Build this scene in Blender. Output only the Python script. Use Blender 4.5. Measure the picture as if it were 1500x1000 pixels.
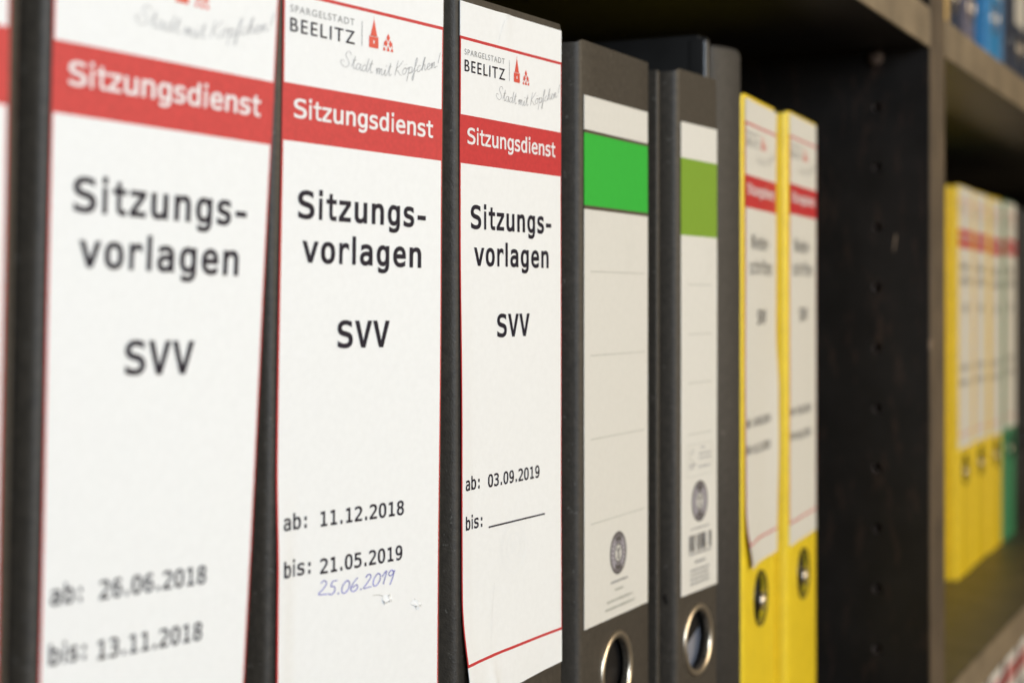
import bpy, bmesh, math, random, json
from mathutils import Vector, Matrix
random.seed(7)
R = math.radians
for o in list(bpy.data.objects): bpy.data.objects.remove(o)
SC = bpy.context.scene
COL = SC.collection

# ------------------------------------------------------------------ camera
H0 = 1.20                      # height of the shelf board the binders stand on
CAMZ = H0 + 0.225
cd = bpy.data.cameras.new('camera'); cam = bpy.data.objects.new('camera', cd); COL.objects.link(cam)
cam.location = (0, 0, CAMZ)
cam.rotation_euler = (R(90), 0, R(25.99 - 90))
cd.sensor_width = 36; cd.lens = 57.6; cd.shift_y = -0.04
cd.clip_start = 0.02; cd.clip_end = 50
cd.dof.use_dof = True; cd.dof.focus_distance = 0.497; cd.dof.aperture_fstop = 10.2
cd.dof.aperture_blades = 7
SC.camera = cam

# ------------------------------------------------------------------ light of the room
w = bpy.data.worlds.new('World'); SC.world = w; w.use_nodes = True
bg = w.node_tree.nodes['Background']
bg.inputs[0].default_value = (1.0, 0.88, 0.72, 1); bg.inputs[1].default_value = 0.10
def area(name, loc, target, sx, sy, power, color, spread=180):
    l = bpy.data.lights.new(name, 'AREA'); l.shape = 'RECTANGLE'; l.size = sx; l.size_y = sy
    l.energy = power; l.color = color; l.spread = R(spread)
    o = bpy.data.objects.new(name, l); COL.objects.link(o); o.location = loc
    d = Vector(target) - Vector(loc)
    o.rotation_euler = d.to_track_quat('-Z', 'Y').to_euler()
    return o
area('window_light', (-1.40, -1.62, 2.15), (0.16, 0.23, 1.66), 1.2, 1.2, 6.9, (0.74, 0.86, 1.0), 50)
area('ceiling_lamp', (1.15, -1.75, 1.80), (0.95, 0.23, 1.35), 1.3, 0.5, 27.5, (1.0, 0.84, 0.60))
SC.view_settings.view_transform = 'Standard'; SC.view_settings.look = 'None'
SC.view_settings.exposure = 0.0; SC.view_settings.gamma = 1.0
try: SC.view_settings.use_curve_mapping = False
except Exception: pass

# ------------------------------------------------------------------ materials
def mat(name, color, rough=0.6, var=0.06, vscale=60, bump=0.15, bscale=900, bdist=0.0002, metal=0.0,
        stretch=(1, 1, 1), spec=0.5, color2=None, sheen=0.0):
    m = bpy.data.materials.new(name); m.use_nodes = True
    nt = m.node_tree; p = nt.nodes['Principled BSDF']
    tc = nt.nodes.new('ShaderNodeTexCoord'); mp = nt.nodes.new('ShaderNodeMapping')
    mp.inputs['Scale'].default_value = stretch
    nt.links.new(tc.outputs['Object'], mp.inputs[0])
    n = nt.nodes.new('ShaderNodeTexNoise'); n.inputs['Scale'].default_value = vscale; n.inputs['Detail'].default_value = 6
    n.inputs['Roughness'].default_value = 0.6
    nt.links.new(mp.outputs[0], n.inputs['Vector'])
    mr = nt.nodes.new('ShaderNodeMapRange'); mr.inputs[1].default_value = 0.3; mr.inputs[2].default_value = 0.7
    nt.links.new(n.outputs[0], mr.inputs[0])
    mx = nt.nodes.new('ShaderNodeMix'); mx.data_type = 'RGBA'
    c2 = color2 or tuple(c * (1 - 2 * var) for c in color); c1 = tuple(min(1, c * (1 + var)) for c in color)
    mx.inputs[6].default_value = (*c2, 1); mx.inputs[7].default_value = (*c1, 1)
    nt.links.new(mr.outputs[0], mx.inputs[0]); nt.links.new(mx.outputs[2], p.inputs['Base Color'])
    p.inputs['Roughness'].default_value = rough; p.inputs['Metallic'].default_value = metal
    p.inputs['Specular IOR Level'].default_value = spec
    if bump:
        b = nt.nodes.new('ShaderNodeTexNoise'); b.inputs['Scale'].default_value = bscale; b.inputs['Detail'].default_value = 3
        nt.links.new(mp.outputs[0], b.inputs['Vector'])
        bp = nt.nodes.new('ShaderNodeBump'); bp.inputs['Strength'].default_value = bump; bp.inputs['Distance'].default_value = bdist
        nt.links.new(b.outputs[0], bp.inputs['Height']); nt.links.new(bp.outputs[0], p.inputs['Normal'])
    return m
M = {}
M['black'] = mat('black_cover_paper', (0.058, 0.046, 0.033), rough=0.55, var=0.16, vscale=420, bump=0.5, bscale=1500, bdist=0.0003, spec=0.45)
M['anthracite'] = mat('anthracite_cover', (0.050, 0.043, 0.036), rough=0.65, var=0.14, vscale=350, bump=0.4, bscale=1200, bdist=0.0003)
M['gloss_black'] = mat('glossy_black_plastic', (0.026, 0.024, 0.022), rough=0.30, var=0.1, vscale=40, bump=0.1, bscale=200)
M['yellow'] = mat('yellow_cover', (0.90, 0.65, 0.022), rough=0.42, var=0.05, vscale=90, bump=0.35, bscale=900, bdist=0.0003)
M['green'] = mat('green_cover', (0.05, 0.26, 0.115), rough=0.45, var=0.05, vscale=90, bump=0.3, bscale=900)
M['navy'] = mat('navy_cover', (0.028, 0.040, 0.075), rough=0.5, var=0.1, vscale=90, bump=0.3, bscale=900)
M['blue'] = mat('blue_cover', (0.03, 0.27, 0.62), rough=0.45, var=0.06, vscale=90, bump=0.3, bscale=900)
M['lightblue'] = mat('light_blue_cover', (0.16, 0.29, 0.54), rough=0.5, var=0.06, vscale=90, bump=0.3, bscale=900)
M['mauve'] = mat('grey_violet_cover', (0.17, 0.15, 0.20), rough=0.5, var=0.08, vscale=90, bump=0.3, bscale=900)
M['ochre'] = mat('ochre_cover', (0.80, 0.55, 0.20), rough=0.5, var=0.06, vscale=90, bump=0.3, bscale=900)
M['paper'] = mat('label_paper', (0.87, 0.865, 0.848), rough=0.62, var=0.012, vscale=500, bump=0.35, bscale=260, bdist=0.0004, spec=0.3)
M['dim_paper'] = mat('dimmed_label_paper', (0.74, 0.71, 0.64), rough=0.62, var=0.02, vscale=400, bump=0.35, bscale=260, bdist=0.0004, spec=0.3)  # label paper with the weaker light farther right put into its colour
M['card'] = mat('grey_label_card', (0.75, 0.72, 0.655), rough=0.6, var=0.015, vscale=450, bump=0.25, bscale=320, bdist=0.0003, spec=0.3)
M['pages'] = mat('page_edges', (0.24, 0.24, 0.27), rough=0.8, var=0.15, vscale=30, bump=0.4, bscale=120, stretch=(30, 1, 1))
M['red'] = mat('red_print', (0.60, 0.040, 0.042), rough=0.5, var=0.06, vscale=700, bump=0.2, bscale=260, spec=0.35)
M['green_print'] = mat('green_print', (0.035, 0.47, 0.045), rough=0.5, var=0.02, vscale=300, bump=0.2, bscale=260, spec=0.35)
M['olive_print'] = mat('olive_green_print', (0.22, 0.37, 0.03), rough=0.5, var=0.02, vscale=300, bump=0.2, bscale=260, spec=0.35)
M['dark_print'] = mat('dark_printed_line', (0.09, 0.07, 0.045), rough=0.5, var=0.05, bump=0)
M['ink'] = mat('black_ink', (0.022, 0.018, 0.028), rough=0.5, var=0.05, bump=0)
M['white_ink'] = mat('unprinted_white', (0.84, 0.80, 0.79), rough=0.6, var=0.02, bump=0)
M['grey_ink'] = mat('grey_ink', (0.30, 0.29, 0.28), rough=0.6, var=0.05, bump=0)
M['pale_ink'] = mat('pale_grey_ink', (0.38, 0.365, 0.36), rough=0.6, var=0.05, bump=0)
M['rule_ink'] = mat('rule_ink', (0.50, 0.49, 0.43), rough=0.6, var=0.05, bump=0)
M['ghost'] = mat('show_through', (0.855, 0.852, 0.838), rough=0.62, var=0.02, bump=0)
M['crease'] = mat('grey_crease', (0.60, 0.585, 0.54), rough=0.7, var=0.2, vscale=900, bump=0)  # plain grey for the thin line along a crease
M['logo_red'] = mat('logo_red', (0.74, 0.085, 0.05), rough=0.5, var=0.05, bump=0)
M['seal'] = mat('seal_grey', (0.12, 0.105, 0.10), rough=0.5, var=0.05, bump=0)
M['seal_light'] = mat('seal_light', (0.50, 0.46, 0.50), rough=0.5, var=0.05, bump=0)
M['blue_ink'] = mat('blue_pen', (0.20, 0.19, 0.60), rough=0.5, var=0.25, vscale=900, bump=0)
M['nickel'] = mat('nickel_plate', (0.80, 0.69, 0.54), rough=0.33, metal=1.0, var=0.05, bump=0.1, bscale=300)
M['steel'] = mat('screw_steel', (0.30, 0.28, 0.26), rough=0.30, metal=1.0, var=0.1, bump=0.1)
M['scuff'] = mat('pale_scuff', (0.20, 0.18, 0.16), rough=0.8, var=0.3, vscale=500, bump=0.2)
M['chip'] = mat('bare_chipboard', (0.34, 0.24, 0.16), rough=0.9, var=0.2, vscale=500, bump=0.3)
M['peg'] = mat('drilled_wood', (0.14, 0.10, 0.08), rough=0.9, var=0.3, vscale=300, bump=0.3)

def add_specks(m, col, thr, scale, amount):
    nt = m.node_tree; p = nt.nodes['Principled BSDF']; src = p.inputs['Base Color'].links[0].from_socket
    tc = nt.nodes.new('ShaderNodeTexCoord'); n = nt.nodes.new('ShaderNodeTexNoise'); n.inputs['Scale'].default_value = scale; n.inputs['Detail'].default_value = 5; n.inputs['Roughness'].default_value = .7
    nt.links.new(tc.outputs['Object'], n.inputs['Vector'])
    r = nt.nodes.new('ShaderNodeMapRange'); r.inputs[1].default_value = thr; r.inputs[2].default_value = thr + 0.07; r.inputs[4].default_value = amount
    nt.links.new(n.outputs[0], r.inputs[0])
    mx = nt.nodes.new('ShaderNodeMix'); mx.data_type = 'RGBA'; mx.inputs[7].default_value = (*col, 1)
    nt.links.new(r.outputs[0], mx.inputs[0]); nt.links.new(src, mx.inputs[6]); nt.links.new(mx.outputs[2], p.inputs['Base Color'])
add_specks(M['black'], (0.19, 0.17, 0.14), 0.63, 330, 0.7)
add_specks(M['anthracite'], (0.16, 0.14, 0.12), 0.66, 200, 0.6)
add_specks(M['card'], (0.68, 0.655, 0.59), 0.54, 9, 0.35)
add_specks(M['yellow'], (0.55, 0.36, 0.04), 0.60, 45, 0.35)
for k_ in ('ink', 'grey_ink', 'pale_ink', 'seal', 'rule_ink'): M[k_].node_tree.nodes['Principled BSDF'].inputs['Specular IOR Level'].default_value = 0.12
def board_material(name, c, worn, rough=0.5):
    m = mat(name, c, rough=rough, var=0.2, vscale=35, bump=0.35, bscale=500, bdist=0.0004)
    nt = m.node_tree; p = nt.nodes['Principled BSDF']
    src = p.inputs['Base Color'].links[0].from_socket
    tc = nt.nodes.new('ShaderNodeTexCoord'); mp = nt.nodes.new('ShaderNodeMapping'); mp.inputs['Scale'].default_value = (1, 3.0, 0.8)
    mp.inputs['Rotation'].default_value = (0.5, 0.2, 0)
    nt.links.new(tc.outputs['Object'], mp.inputs[0])
    n = nt.nodes.new('ShaderNodeTexNoise'); n.inputs['Scale'].default_value = 42; n.inputs['Detail'].default_value = 9; n.inputs['Roughness'].default_value = 0.72
    nt.links.new(mp.outputs[0], n.inputs['Vector'])
    r = nt.nodes.new('ShaderNodeMapRange'); r.inputs[1].default_value = 0.54; r.inputs[2].default_value = 0.74; r.inputs[4].default_value = 0.7
    nt.links.new(n.outputs[0], r.inputs[0])
    mx = nt.nodes.new('ShaderNodeMix'); mx.data_type = 'RGBA'
    mx.inputs[7].default_value = (*worn, 1)
    nt.links.new(r.outputs[0], mx.inputs[0]); nt.links.new(src, mx.inputs[6]); nt.links.new(mx.outputs[2], p.inputs['Base Color'])
    return m
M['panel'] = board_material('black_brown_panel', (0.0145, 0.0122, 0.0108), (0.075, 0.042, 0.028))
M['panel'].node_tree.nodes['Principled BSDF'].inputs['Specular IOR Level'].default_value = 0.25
M['board_shade'] = board_material('shaded_board', (0.012, 0.0095, 0.007), (0.04, 0.028, 0.02))  # board colour taken down to near black as painted shade under the shelf
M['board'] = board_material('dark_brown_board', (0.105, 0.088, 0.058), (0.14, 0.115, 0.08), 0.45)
M['edge'] = board_material('brown_edge_band', (0.12, 0.084, 0.050), (0.13, 0.095, 0.065), 0.5)
M['edge_light'] = board_material('worn_light_edge_band', (0.25, 0.19, 0.12), (0.27, 0.205, 0.135), 0.5)

# ------------------------------------------------------------------ helpers
def link(name, me, parent=None, mats=None):
    o = bpy.data.objects.new(name, me); COL.objects.link(o)
    if mats:
        for m in (mats if isinstance(mats, (list, tuple)) else [mats]): me.materials.append(m)
    if parent: o.parent = parent
    return o
def obj(name, bm, material, parent=None, smooth=False):
    me = bpy.data.meshes.new(name); bm.normal_update(); bm.to_mesh(me); bm.free()
    if smooth:
        for p in me.polygons: p.use_smooth = True
    return link(name, me, parent, material)
def tag(o, label=None, cat=None, group=None, kind=None):
    if label: o['label'] = label
    if cat: o['category'] = cat
    if group: o['group'] = group
    if kind: o['kind'] = kind
    return o
def box_bm(x0, x1, y0, y1, z0, z1, bevel=0.0, seg=2, bm=None):
    b = bm or bmesh.new()
    r = bmesh.ops.create_cube(b, size=1)
    for v in r['verts']:
        v.co.x = x0 if v.co.x < 0 else x1; v.co.y = y0 if v.co.y < 0 else y1; v.co.z = z0 if v.co.z < 0 else z1
    if bevel:
        es = list({e for v in r['verts'] for e in v.link_edges})
        bmesh.ops.bevel(b, geom=es, offset=bevel, segments=seg, profile=0.5, affect='EDGES')
    return b

# ------------------------------------------------------------------ lettering
GLYPHS = json.loads('''{"S":[[[352,502],[352,431],[331,443],[310,454],[288,462],[267,468],[245,471],[223,472],[200,471],[179,466],[160,459],[144,449],[128,432],[119,411],[116,386],[118,365],[124,348],[135,334],[151,323],[175,312],[205,304],[242,295],[276,286],[306,273],[330,259],[349,242],[364,222],[374,198],[380,172],[382,142],[379,107],[371,77],[356,51],[336,29],[311,12],[280,0],[244,-8],[203,-10],[178,-9],[154,-7],[129,-2],[105,4],[80,12],[55,21],[55,96],[75,84],[94,74],[113,66],[131,59],[155,52],[179,48],[203,47],[228,48],[250,53],[269,60],[286,71],[302,89],[312,111],[315,138],[313,161],[306,181],[295,197],[278,210],[254,220],[224,229],[186,237],[153,247],[124,258],[100,271],[81,287],[67,305],[57,326],[50,349],[48,376],[51,409],[60,438],[75,465],[95,487],[121,506],[150,519],[183,527],[220,529],[240,528],[261,526],[283,522],[305,517],[328,510]]],"t":[[[214,501],[214,390],[359,390],[359,340],[214,340],[214,128],[216,103],[221,83],[230,68],[244,59],[263,53],[287,51],[359,51],[359,0],[281,0],[248,2],[220,7],[197,16],[179,29],[166,46],[157,68],[152,96],[150,128],[150,340],[46,340],[46,390],[150,390],[150,501]]],"z":[[[79,391],[362,391],[362,332],[138,52],[362,52],[362,0],[71,0],[71,59],[295,339],[79,339]]],"u":[[[68,148],[68,389],[132,389],[132,148],[134,116],[140,90],[151,70],[165,57],[184,48],[208,46],[236,49],[259,60],[278,77],[288,95],[296,116],[300,141],[302,169],[302,389],[366,389],[366,0],[302,0],[302,58],[289,38],[273,21],[255,7],[234,-2],[211,-8],[186,-10],[158,-8],[134,0],[114,12],[97,29],[84,51],[75,78],[70,110]]],"n":[[[366,242],[366,0],[302,0],[302,242],[299,274],[293,299],[283,319],[268,333],[249,341],[225,344],[198,340],[175,330],[156,312],[146,294],[138,273],[133,248],[132,220],[132,0],[68,0],[68,390],[132,390],[132,331],[145,352],[160,369],[178,382],[199,392],[222,397],[248,399],[275,397],[300,390],[320,377],[337,360],[349,338],[359,311],[364,279]]],"g":[[[299,198],[297,232],[293,262],[286,287],[275,308],[257,328],[234,341],[207,345],[185,343],[165,336],[149,324],[135,308],[124,287],[117,262],[112,232],[110,198],[112,164],[117,135],[124,109],[135,88],[149,72],[166,60],[185,53],[208,50],[235,55],[257,67],[275,88],[286,110],[293,135],[297,164]],[[363,25],[360,-16],[352,-52],[340,-83],[321,-108],[298,-128],[270,-142],[237,-150],[200,-153],[182,-153],[163,-151],[144,-148],[125,-145],[106,-140],[86,-134],[86,-71],[108,-80],[129,-88],[148,-94],[166,-99],[183,-101],[200,-102],[224,-100],[244,-95],[261,-86],[275,-74],[285,-58],[293,-37],[297,-13],[299,16],[299,18],[299,62],[287,42],[273,26],[257,13],[238,4],[217,-1],[193,-3],[160,1],[131,11],[106,28],[84,52],[66,82],[53,116],[45,155],[43,198],[45,242],[53,281],[66,315],[84,345],[106,369],[131,386],[160,396],[193,399],[216,398],[238,393],[256,384],[273,373],[287,357],[299,338],[299,389],[363,389]]],"s":[[[339,376],[339,314],[320,324],[302,332],[283,338],[265,342],[246,345],[227,346],[200,344],[178,339],[162,332],[150,321],[143,306],[140,289],[142,273],[147,260],[156,250],[167,243],[184,237],[207,231],[236,225],[262,220],[284,214],[304,206],[320,196],[334,183],[348,164],[356,140],[359,113],[356,85],[348,61],[336,40],[318,22],[295,8],[268,-2],[238,-8],[203,-10],[184,-9],[164,-7],[143,-4],[121,1],[98,7],[74,14],[74,80],[98,69],[121,60],[143,53],[164,48],[185,45],[205,44],[231,45],[253,51],[271,61],[284,74],[291,90],[294,109],[289,130],[273,147],[246,160],[209,171],[206,171],[182,176],[156,183],[134,191],[116,201],[101,213],[87,232],[78,255],[76,282],[78,309],[85,332],[97,352],[114,369],[135,382],[160,392],[189,397],[222,399],[242,399],[262,397],[282,394],[301,389],[320,383]]],"-":[[[124,224],[305,224],[305,167],[124,167]]],"v":[[[35,390],[101,390],[214,63],[328,390],[394,390],[256,0],[173,0]]],"o":[[[214,345],[192,343],[172,336],[155,324],[141,307],[130,286],[122,260],[117,230],[116,195],[117,160],[122,129],[130,104],[141,82],[155,66],[172,54],[192,47],[214,44],[238,47],[258,54],[275,66],[289,82],[300,104],[307,129],[312,160],[314,195],[312,230],[307,260],[300,286],[289,307],[275,324],[258,336],[238,343]],[[214,399],[253,396],[286,386],[315,370],[339,347],[357,318],[371,282],[379,241],[382,195],[379,148],[371,107],[358,71],[339,42],[315,19],[286,3],[253,-7],[214,-10],[176,-7],[143,3],[114,19],[91,42],[72,71],[58,107],[50,148],[48,195],[50,241],[58,282],[72,318],[91,347],[114,370],[143,386],[176,396]]],"r":[[[402,310],[388,319],[374,327],[360,333],[346,337],[330,339],[314,340],[286,338],[261,331],[240,319],[222,303],[208,282],[198,257],[192,227],[190,194],[190,0],[126,0],[126,390],[190,390],[190,314],[200,333],[211,350],[224,365],[240,377],[257,387],[276,394],[297,398],[319,399],[334,399],[349,397],[363,393],[376,389],[389,383],[402,375]]],"a":[[[244,196],[223,196],[197,195],[174,191],[155,185],[139,176],[123,161],[114,142],[110,118],[113,96],[120,78],[132,63],[148,52],[167,46],[190,44],[216,46],[238,53],[257,64],[274,80],[287,100],[296,124],[302,151],[304,182],[304,196]],[[369,222],[369,0],[304,0],[304,58],[289,37],[272,19],[253,6],[230,-3],[205,-8],[177,-10],[149,-8],[123,-2],[101,9],[82,24],[66,42],[55,63],[49,87],[46,114],[49,144],[57,171],[71,194],[90,212],[114,227],[144,238],[179,244],[218,246],[304,246],[304,256],[302,285],[294,307],[281,324],[262,336],[237,343],[206,345],[184,344],[162,341],[140,336],[118,328],[96,319],[75,308],[75,372],[98,381],[121,387],[143,393],[164,396],[185,399],[206,399],[229,398],[251,396],[271,391],[289,385],[310,374],[329,360],[344,342],[352,330],[359,315],[363,299],[366,279],[368,254]]],"d":[[[299,340],[299,542],[363,542],[363,0],[299,0],[299,49],[287,31],[273,17],[256,5],[237,-3],[217,-8],[195,-10],[161,-7],[131,4],[106,21],[83,45],[66,75],[53,110],[45,150],[43,196],[45,241],[53,281],[66,316],[84,345],[106,369],[132,386],[161,396],[195,399],[217,398],[238,393],[257,384],[273,373],[287,358]],[[110,195],[112,160],[116,129],[124,103],[134,82],[152,61],[176,48],[204,44],[226,47],[245,54],[261,66],[275,83],[285,104],[293,130],[297,160],[299,195],[297,229],[293,260],[285,286],[275,307],[261,324],[245,336],[226,343],[204,345],[176,341],[152,328],[134,307],[124,286],[116,260],[112,230]]],"e":[[[387,211],[387,180],[110,180],[110,178],[112,148],[118,121],[128,98],[143,79],[161,64],[183,53],[208,46],[237,44],[258,45],[279,49],[301,54],[324,62],[347,71],[372,84],[372,20],[348,11],[325,3],[302,-3],[279,-7],[257,-9],[236,-10],[193,-7],[155,4],[122,21],[94,44],[72,74],[56,109],[46,149],[43,195],[46,239],[55,279],[71,313],[93,344],[120,368],[151,385],[187,396],[227,399],[262,396],[293,387],[321,371],[344,349],[363,321],[376,289],[384,252]],[[323,230],[321,256],[316,279],[308,299],[296,316],[277,332],[253,342],[224,345],[202,343],[182,337],[164,328],[148,314],[134,298],[124,278],[116,255],[112,229]]],"b":[[[320,195],[318,230],[314,260],[306,286],[296,307],[278,328],[254,341],[226,345],[204,343],[185,336],[169,324],[155,307],[145,286],[137,260],[133,229],[131,195],[133,160],[137,130],[145,104],[155,83],[169,66],[185,54],[204,47],[226,44],[254,48],[278,61],[296,82],[306,103],[314,129],[318,160]],[[131,340],[143,358],[157,372],[174,384],[193,393],[213,398],[236,399],[269,396],[299,386],[325,369],[347,345],[364,316],[377,281],[385,241],[387,196],[385,150],[377,110],[364,75],[347,45],[324,21],[299,4],[269,-7],[235,-10],[213,-8],[193,-3],[174,5],[157,17],[143,31],[131,49],[131,0],[67,0],[67,542],[131,542]]],"N":[[[48,520],[138,520],[313,92],[313,520],[381,520],[381,0],[292,0],[116,428],[116,0],[48,0]]],"c":[[[369,20],[352,11],[334,3],[316,-3],[298,-7],[279,-9],[260,-10],[218,-7],[180,3],[147,20],[119,44],[97,74],[81,109],[71,149],[68,195],[71,240],[81,280],[97,315],[119,345],[147,369],[180,386],[218,396],[260,399],[279,399],[297,396],[315,392],[333,386],[351,379],[369,369],[369,302],[352,316],[335,327],[318,335],[301,341],[281,344],[260,345],[232,343],[207,335],[186,323],[168,306],[154,284],[144,259],[137,229],[135,195],[137,161],[144,131],[154,105],[168,83],[186,66],[207,54],[232,47],[260,44],[282,45],[302,49],[320,54],[338,63],[354,73],[369,86]]],"h":[[[366,242],[366,0],[302,0],[302,242],[299,274],[293,299],[283,319],[268,333],[249,341],[225,344],[198,340],[175,330],[156,312],[146,294],[138,273],[133,248],[132,220],[132,0],[68,0],[68,542],[132,542],[132,331],[145,352],[160,369],[178,382],[199,392],[222,397],[248,399],[275,397],[300,390],[320,377],[337,360],[349,338],[359,311],[364,279]]],".":[[[170,106],[258,106],[258,0],[170,0]]],":":[[[170,370],[258,370],[258,265],[170,265]],[[170,106],[258,106],[258,0],[170,0]]],"V":[[[214,59],[337,520],[409,520],[257,0],[172,0],[20,520],[93,520]]],"O":[[[315,259],[314,313],[309,358],[302,394],[292,423],[278,445],[261,460],[239,469],[214,472],[190,469],[169,460],[151,445],[138,423],[127,394],[120,358],[116,313],[114,259],[116,206],[120,161],[127,125],[138,96],[151,75],[169,59],[190,50],[214,47],[239,50],[261,59],[278,75],[292,96],[302,124],[309,161],[314,206]],[[389,259],[386,196],[378,141],[364,94],[346,57],[321,28],[291,7],[256,-6],[214,-10],[173,-6],[138,7],[108,27],[84,56],[65,94],[51,140],[43,196],[41,259],[43,323],[51,378],[65,425],[84,462],[108,492],[138,513],[173,525],[214,529],[256,525],[291,513],[321,492],[346,462],[364,425],[378,378],[386,323]]],"1":[[[94,59],[203,59],[203,456],[86,430],[86,494],[203,520],[273,520],[273,59],[381,59],[381,0],[94,0]]],"2":[[[130,59],[369,59],[369,0],[53,0],[53,59],[84,92],[114,124],[141,153],[167,180],[189,205],[208,225],[223,242],[234,255],[250,275],[263,293],[273,309],[281,323],[288,341],[292,359],[293,377],[290,404],[282,427],[268,445],[248,459],[225,467],[197,470],[176,469],[154,465],[131,459],[113,452],[95,444],[76,435],[57,424],[57,495],[81,505],[104,514],[128,521],[151,525],[173,528],[196,529],[232,527],[265,519],[294,506],[319,489],[339,467],[354,442],[362,414],[365,382],[364,360],[358,338],[350,315],[341,298],[329,280],[316,261],[299,242],[289,229],[276,215],[260,198],[243,179],[222,156],[196,129],[165,97]]],"3":[[[270,278],[294,270],[315,259],[333,246],[349,230],[360,212],[369,191],[374,168],[376,143],[373,110],[364,79],[349,53],[327,31],[301,13],[270,0],[234,-8],[194,-10],[170,-9],[146,-7],[121,-3],[96,2],[72,8],[48,16],[48,86],[71,74],[95,65],[118,58],[141,53],[163,50],[186,49],[214,51],[237,56],[258,64],[275,75],[289,90],[298,107],[304,127],[306,150],[303,179],[292,202],[275,222],[258,234],[239,242],[216,247],[191,249],[138,249],[138,307],[191,307],[221,309],[246,316],[267,328],[282,344],[291,364],[294,387],[291,412],[283,432],[269,449],[249,461],[225,468],[197,470],[176,469],[154,467],[133,463],[110,458],[87,451],[63,442],[63,507],[90,514],[115,519],[138,524],[160,527],[179,529],[197,529],[233,527],[265,520],[293,508],[318,491],[338,471],[352,447],[361,420],[364,390],[361,363],[353,339],[340,319],[326,305],[310,294],[292,285]]],"4":[[[256,456],[92,181],[256,181]],[[244,520],[326,520],[326,181],[395,181],[395,124],[326,124],[326,0],[256,0],[256,124],[36,124],[36,190]]],"5":[[[72,520],[335,520],[335,461],[136,461],[136,333],[146,336],[156,339],[166,341],[176,343],[187,343],[197,344],[235,341],[269,332],[299,317],[325,296],[346,270],[360,240],[369,205],[372,167],[369,128],[360,93],[344,63],[323,37],[296,17],[264,2],[228,-7],[187,-10],[160,-9],[135,-8],[111,-5],[89,0],[69,5],[50,12],[50,84],[71,73],[93,64],[114,58],[136,53],[158,50],[180,49],[208,51],[232,57],[253,66],[270,80],[284,97],[294,117],[300,140],[302,167],[299,193],[293,216],[283,236],[269,253],[251,267],[230,277],[206,283],[178,284],[160,284],[141,282],[123,278],[106,273],[89,267],[72,259]]],"6":[[[345,508],[345,444],[330,452],[315,458],[298,463],[282,467],[265,469],[247,470],[215,467],[188,457],[165,442],[146,420],[130,392],[120,358],[113,318],[111,272],[124,293],[139,311],[157,325],[178,335],[201,342],[225,344],[261,341],[292,332],[319,318],[342,298],[360,272],[373,242],[380,207],[383,167],[380,127],[372,92],[359,62],[341,36],[317,16],[289,1],[257,-7],[221,-10],[179,-6],[143,6],[113,26],[88,55],[70,92],[57,138],[49,194],[46,259],[49,321],[59,375],[75,422],[97,460],[125,490],[159,512],[199,525],[244,529],[261,529],[278,527],[295,524],[312,520],[329,515]],[[220,289],[192,285],[168,274],[149,256],[138,239],[130,218],[125,194],[123,167],[125,140],[130,116],[138,95],[149,77],[168,59],[192,49],[220,45],[248,48],[272,59],[290,76],[300,93],[308,114],[312,139],[314,167],[312,195],[308,220],[300,241],[290,258],[272,275],[248,285]]],"7":[[[48,520],[376,520],[376,490],[190,0],[116,0],[297,461],[48,461]]],"8":[[[214,247],[186,244],[161,235],[142,221],[128,201],[119,176],[116,146],[119,117],[128,92],[142,72],[162,57],[186,48],[214,45],[244,48],[268,57],[287,71],[302,91],[310,116],[313,146],[310,176],[301,200],[287,220],[267,235],[243,244]],[[153,276],[132,283],[113,293],[97,305],[83,319],[69,341],[61,366],[58,394],[60,424],[68,450],[81,473],[100,493],[123,509],[150,520],[180,527],[214,529],[249,527],[280,520],[306,509],[329,493],[348,473],[361,450],[369,424],[372,394],[369,366],[360,341],[346,319],[332,305],[316,293],[297,283],[276,276],[301,269],[322,259],[341,246],[356,230],[368,211],[377,190],[382,166],[384,140],[381,106],[372,77],[358,51],[339,30],[314,12],[285,0],[252,-8],[214,-10],[177,-8],[144,0],[115,12],[90,29],[71,51],[57,77],[48,106],[46,139],[47,165],[53,189],[61,211],[73,230],[89,246],[107,259],[129,269]],[[128,388],[130,362],[138,341],[150,324],[167,312],[189,305],[214,302],[241,305],[262,312],[279,324],[292,341],[299,362],[302,388],[299,414],[292,436],[279,453],[262,465],[241,472],[214,475],[189,472],[167,465],[150,452],[138,435],[130,414]]],"9":[[[208,231],[235,234],[259,245],[278,263],[289,281],[297,301],[302,325],[304,352],[302,379],[297,403],[289,424],[278,442],[259,460],[235,471],[208,474],[179,471],[156,461],[137,443],[127,426],[119,405],[115,381],[114,352],[115,324],[119,299],[127,278],[137,261],[155,244],[179,234]],[[82,11],[82,76],[97,68],[113,61],[129,56],[146,52],[163,50],[180,49],[212,52],[239,62],[262,77],[282,99],[297,128],[307,162],[314,202],[316,248],[303,226],[288,208],[270,194],[249,184],[227,178],[202,175],[166,178],[135,187],[108,202],[85,222],[67,247],[55,278],[47,313],[44,353],[47,393],[55,428],[68,458],[87,483],[110,503],[138,518],[170,526],[206,529],[248,525],[285,513],[315,493],[339,464],[357,427],[370,380],[378,325],[381,259],[378,198],[368,144],[352,97],[330,59],[302,29],[268,7],[229,-6],[183,-10],[166,-9],[149,-8],[132,-5],[115,-1],[98,5]]]}''')
GLYPHS['i'] = [[(0, 0), (68, 0), (68, 390), (0, 390)], [(-6, 478), (74, 478), (74, 562), (-6, 562)]]
GLYPHS['l'] = [[(0, 0), (68, 0), (68, 545), (0, 545)]]
GLYPHS['f'] = [[(70, 0), (138, 0), (138, 335), (245, 335), (245, 390), (138, 390), (138, 430), (150, 470), (180, 490), (245, 490), (245, 545), (165, 545), (110, 525), (78, 480), (70, 430), (70, 390), (10, 390), (10, 335), (70, 335)]]
GLYPHS['0'] = GLYPHS['O']
EM = 715.0
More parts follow.
